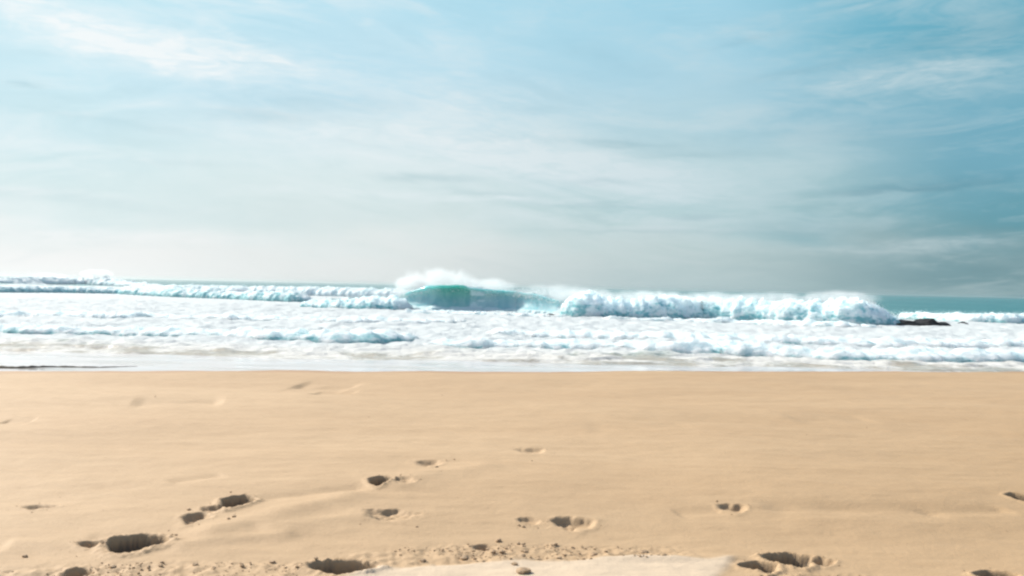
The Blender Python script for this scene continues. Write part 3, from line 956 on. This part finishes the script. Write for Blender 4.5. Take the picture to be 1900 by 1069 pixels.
for cxp, stops in COLS.items():
    r = t.node('ShaderNodeValToRGB', {0: t.m('DIVIDE', el_s, EM)})
    cr = r.color_ramp; cr.interpolation = 'B_SPLINE'
    while len(cr.elements) < len(stops):
        cr.elements.new(0.5)
    for e, (py, c) in zip(cr.elements, stops):
        e.position = max(0.0, azel(cxp, py)[1] / EM); e.color = (*[lin(v) for v in c], 1)
    cols.append((azel(cxp, 300)[0], r.outputs[0]))
veil = cols[0][1]
for (a0, _), (a1, c) in zip(cols, cols[1:]):
    veil = t.mix(t.rng(az_s, a0 - 0.02, a1 + 0.02), veil, c)

# cloud banks: centre px, half size px, slope, strength (+ light, - dark)
PATCH = [(90, 28, 130, 20, 0.28, .6), (240, 80, 160, 32, 0.14, .5), (420, 88, 110, 22, 0.10, .42), (300, 112, 200, 18, 0.05, .35), (525, 118, 45, 9, 0.15, .45),
         (1720, 125, 130, 14, -.03, .36), (1590, 162, 80, 10, -.05, .30), (1830, 150, 150, 26, 0.0, .26), (1010, 300, 230, 36, .14, .42), (1180, 325, 110, 24, .1, .34), (700, 262, 260, 34, .06, .25), (900, 190, 120, 26, .2, .2), (1120, 180, 130, 20, .15, .14), (1260, 370, 90, 14, .05, .22), (1150, 405, 200, 7, .02, .22), (1480, 30, 160, 14, -.1, .16), (1640, 75, 120, 10, -.1, .14), (1745, 456, 80, 10, -.06, .5), (1540, 466, 120, 5, 0.0, .25), (1860, 480, 70, 9, .08, .12),
         (150, 440, 190, 13, 0.02, .45), (430, 440, 160, 9, 0.0, .22), (870, 441, 110, 9, .02, .25), (760, 362, 190, 7, 0.03, .35), (950, 372, 150, 5, .02, .25), (1180, 425, 180, 5, .02, .30),
         (60, 355, 110, 6, .04, .35), (950, 265, 210, 55, .25, .22), (1170, 320, 130, 28, .1, .18), (690, 40, 25, 10, 0, .25), (510, 2, 25, 5, 0, .35), (960, 40, 60, 16, -.2, .20), (780, 88, 90, 14, .1, .16),
         (1360, 68, 120, 10, 0, .14), (200, 282, 200, 10, .05, .18), (640, 240, 160, 16, .08, .2), (1380, 300, 90, 9, .05, .1),
         (1165, 268, 95, 6, .07, -.42), (1310, 288, 85, 6, .03, -.30), (785, 331, 70, 7, .02, -.36), (890, 357, 70, 4, .06, -.22), (55, 158, 28, 5, .0, -.30), (225, 228, 85, 7, .10, -.18), (480, 216, 90, 10, .02, -.26),
         (600, 190, 130, 14, 0, -.16), (1120, 338, 55, 5, .02, -.22), (1650, 352, 120, 6, -.04, -.40), (1800, 330, 110, 10, 0, -.14), (1300, 402, 45, 4, 0, -.26), (1085, 382, 100, 5, .03, -.20), (1100, 105, 60, 14, .45, -.10), (1500, 132, 80, 6, -.1, -.2),
         (1375, 78, 50, 5, -.15, -.2), (140, 372, 140, 8, .08, -.16), (350, 304, 70, 5, 0, -.12), (1500, 430, 170, 14, .02, -.12), (1150, 430, 160, 4, .02, -.16), (1560, 250, 200, 16, .05, -.10), (1830, 60, 120, 30, -.1, -.14)]
n_a = t.m('MULTIPLY', t.m('SUBTRACT', t.noise(t.mapv(comb, (16.0, 60.0, 1.0)), 1.0, 5, 0.62, 0.8), 0.5), 0.016)
n_b = t.m('MULTIPLY', t.m('SUBTRACT', t.noise(t.mapv(comb, (9.0, 20.0, 3.0)), 1.0, 5, 0.62, 0.5), 0.5), 0.13)
elp = t.m('ADD', el, n_a); azp = t.m('ADD', az, n_b)
light = dark = None
for cxp, cyp, hw, hh, sl_, am_ in PATCH:
    ca, ce = azel(cxp, cyp)
    du = t.m('SUBTRACT', azp, ca)
    dv = t.m('ADD', t.m('SUBTRACT', elp, ce), t.m('MULTIPLY', du, sl_ - 0.021))
    q = t.m('ADD', t.m('POWER', t.m('MULTIPLY', du, FPX / hw), 2.0), t.m('POWER', t.m('MULTIPLY', dv, FPX / hh), 2.0))
    v = t.m('MULTIPLY', t.m('EXPONENT', t.m('MULTIPLY', q, -0.7)), abs(am_))
    if am_ > 0:
        light = v if light is None else t.m('ADD', light, v)
    else:
        dark = v if dark is None else t.m('ADD', dark, v)
wisp = t.noise(t.mapv(comb, (14.0, 60.0, 1.0)), 1.6, 6, 0.66, 1.0)
comb2 = t.node('ShaderNodeCombineXYZ', {0: az, 1: t.m('ADD', el, t.m('MULTIPLY', t.m('SINE', t.m('MULTIPLY', az, 5.0)), 0.035)), 2: 0.3}).outputs[0]
wisp2 = t.noise(t.mapv(comb2, (5.5, 30.0, 7.0)), 1.0, 6, 0.62, 0.7)
wisp3 = t.noise(t.mapv(comb2, (3.0, 9.0, 2.0)), 1.0, 4, 0.6, 0.6)
light = t.m('MULTIPLY', light, t.rng(wisp, 0.3, 0.7, 0.5, 1.2))
dark = t.m('MULTIPLY', dark, t.rng(wisp2, 0.3, 0.7, 0.7, 1.4))
st = t.m('MULTIPLY', t.m('SUBTRACT', t.rng(wisp2, 0.28, 0.66), 0.42), t.rng(wisp3, 0.35, 0.65, 0.12, 0.75))
st2 = t.m('MULTIPLY', t.m('SUBTRACT', wisp, 0.5), 0.40)
lv = t.m('MAXIMUM', t.m('ADD', light, t.m('MAXIMUM', t.m('ADD', st, st2), 0.0)), 0.0, clamp=True)
dk = t.m('ADD', t.m('MULTIPLY', dark, 1.5), t.m('MAXIMUM', t.m('MULTIPLY', t.m('ADD', st, st2), -0.7), 0.0), clamp=True)
tint = t.mix(t.rng(az, -0.5, 0.5), (0.90, 0.95, 0.965), (0.54, 0.68, 0.73))
tint = t.mix(t.rng(el, 0.02, 0.1), t.mix(t.rng(az, -0.5, 0.5), (0.92, 0.935, 0.935), (0.50, 0.60, 0.62)), tint)
veil = t.mix(lv, veil, tint)
veil = t.mix(t.m('MULTIPLY', dk, 0.8), veil, t.mix(1.0, veil, (0.60, 0.72, 0.76), 'MULTIPLY'))
veil = t.mix(1.0, veil, (K, K, K), 'MULTIPLY')
# the veil of cloud covers the seaward sky; overhead and behind it is clear
cover = t.m('MULTIPLY', t.rng(el, 0.34, 0.62, 1.0, 0.0), t.rng(t.m('ABSOLUTE', az), 0.75, 1.5, 1.0, 0.15))
col = t.mix(cover, sky.outputs[0], veil)
bg = t.node('ShaderNodeBackground', {'Color': col, 'Strength': WS})
wo = t.node('ShaderNodeOutputWorld'); t.l.new(bg.outputs[0], wo.inputs['Surface'])

# ------------------------------------------------------------------ render settings
SC.view_settings.view_transform = 'Standard'; SC.view_settings.look = 'None'
SC.view_settings.exposure = EXPO; SC.view_settings.gamma = 1.0
SC.render.engine = 'CYCLES'
SC.cycles.max_bounces = 8; SC.cycles.volume_bounces = 2; SC.cycles.volume_step_rate = 1.0
SC.cycles.use_denoising = True
SC.cycles.filter_width = 2.4
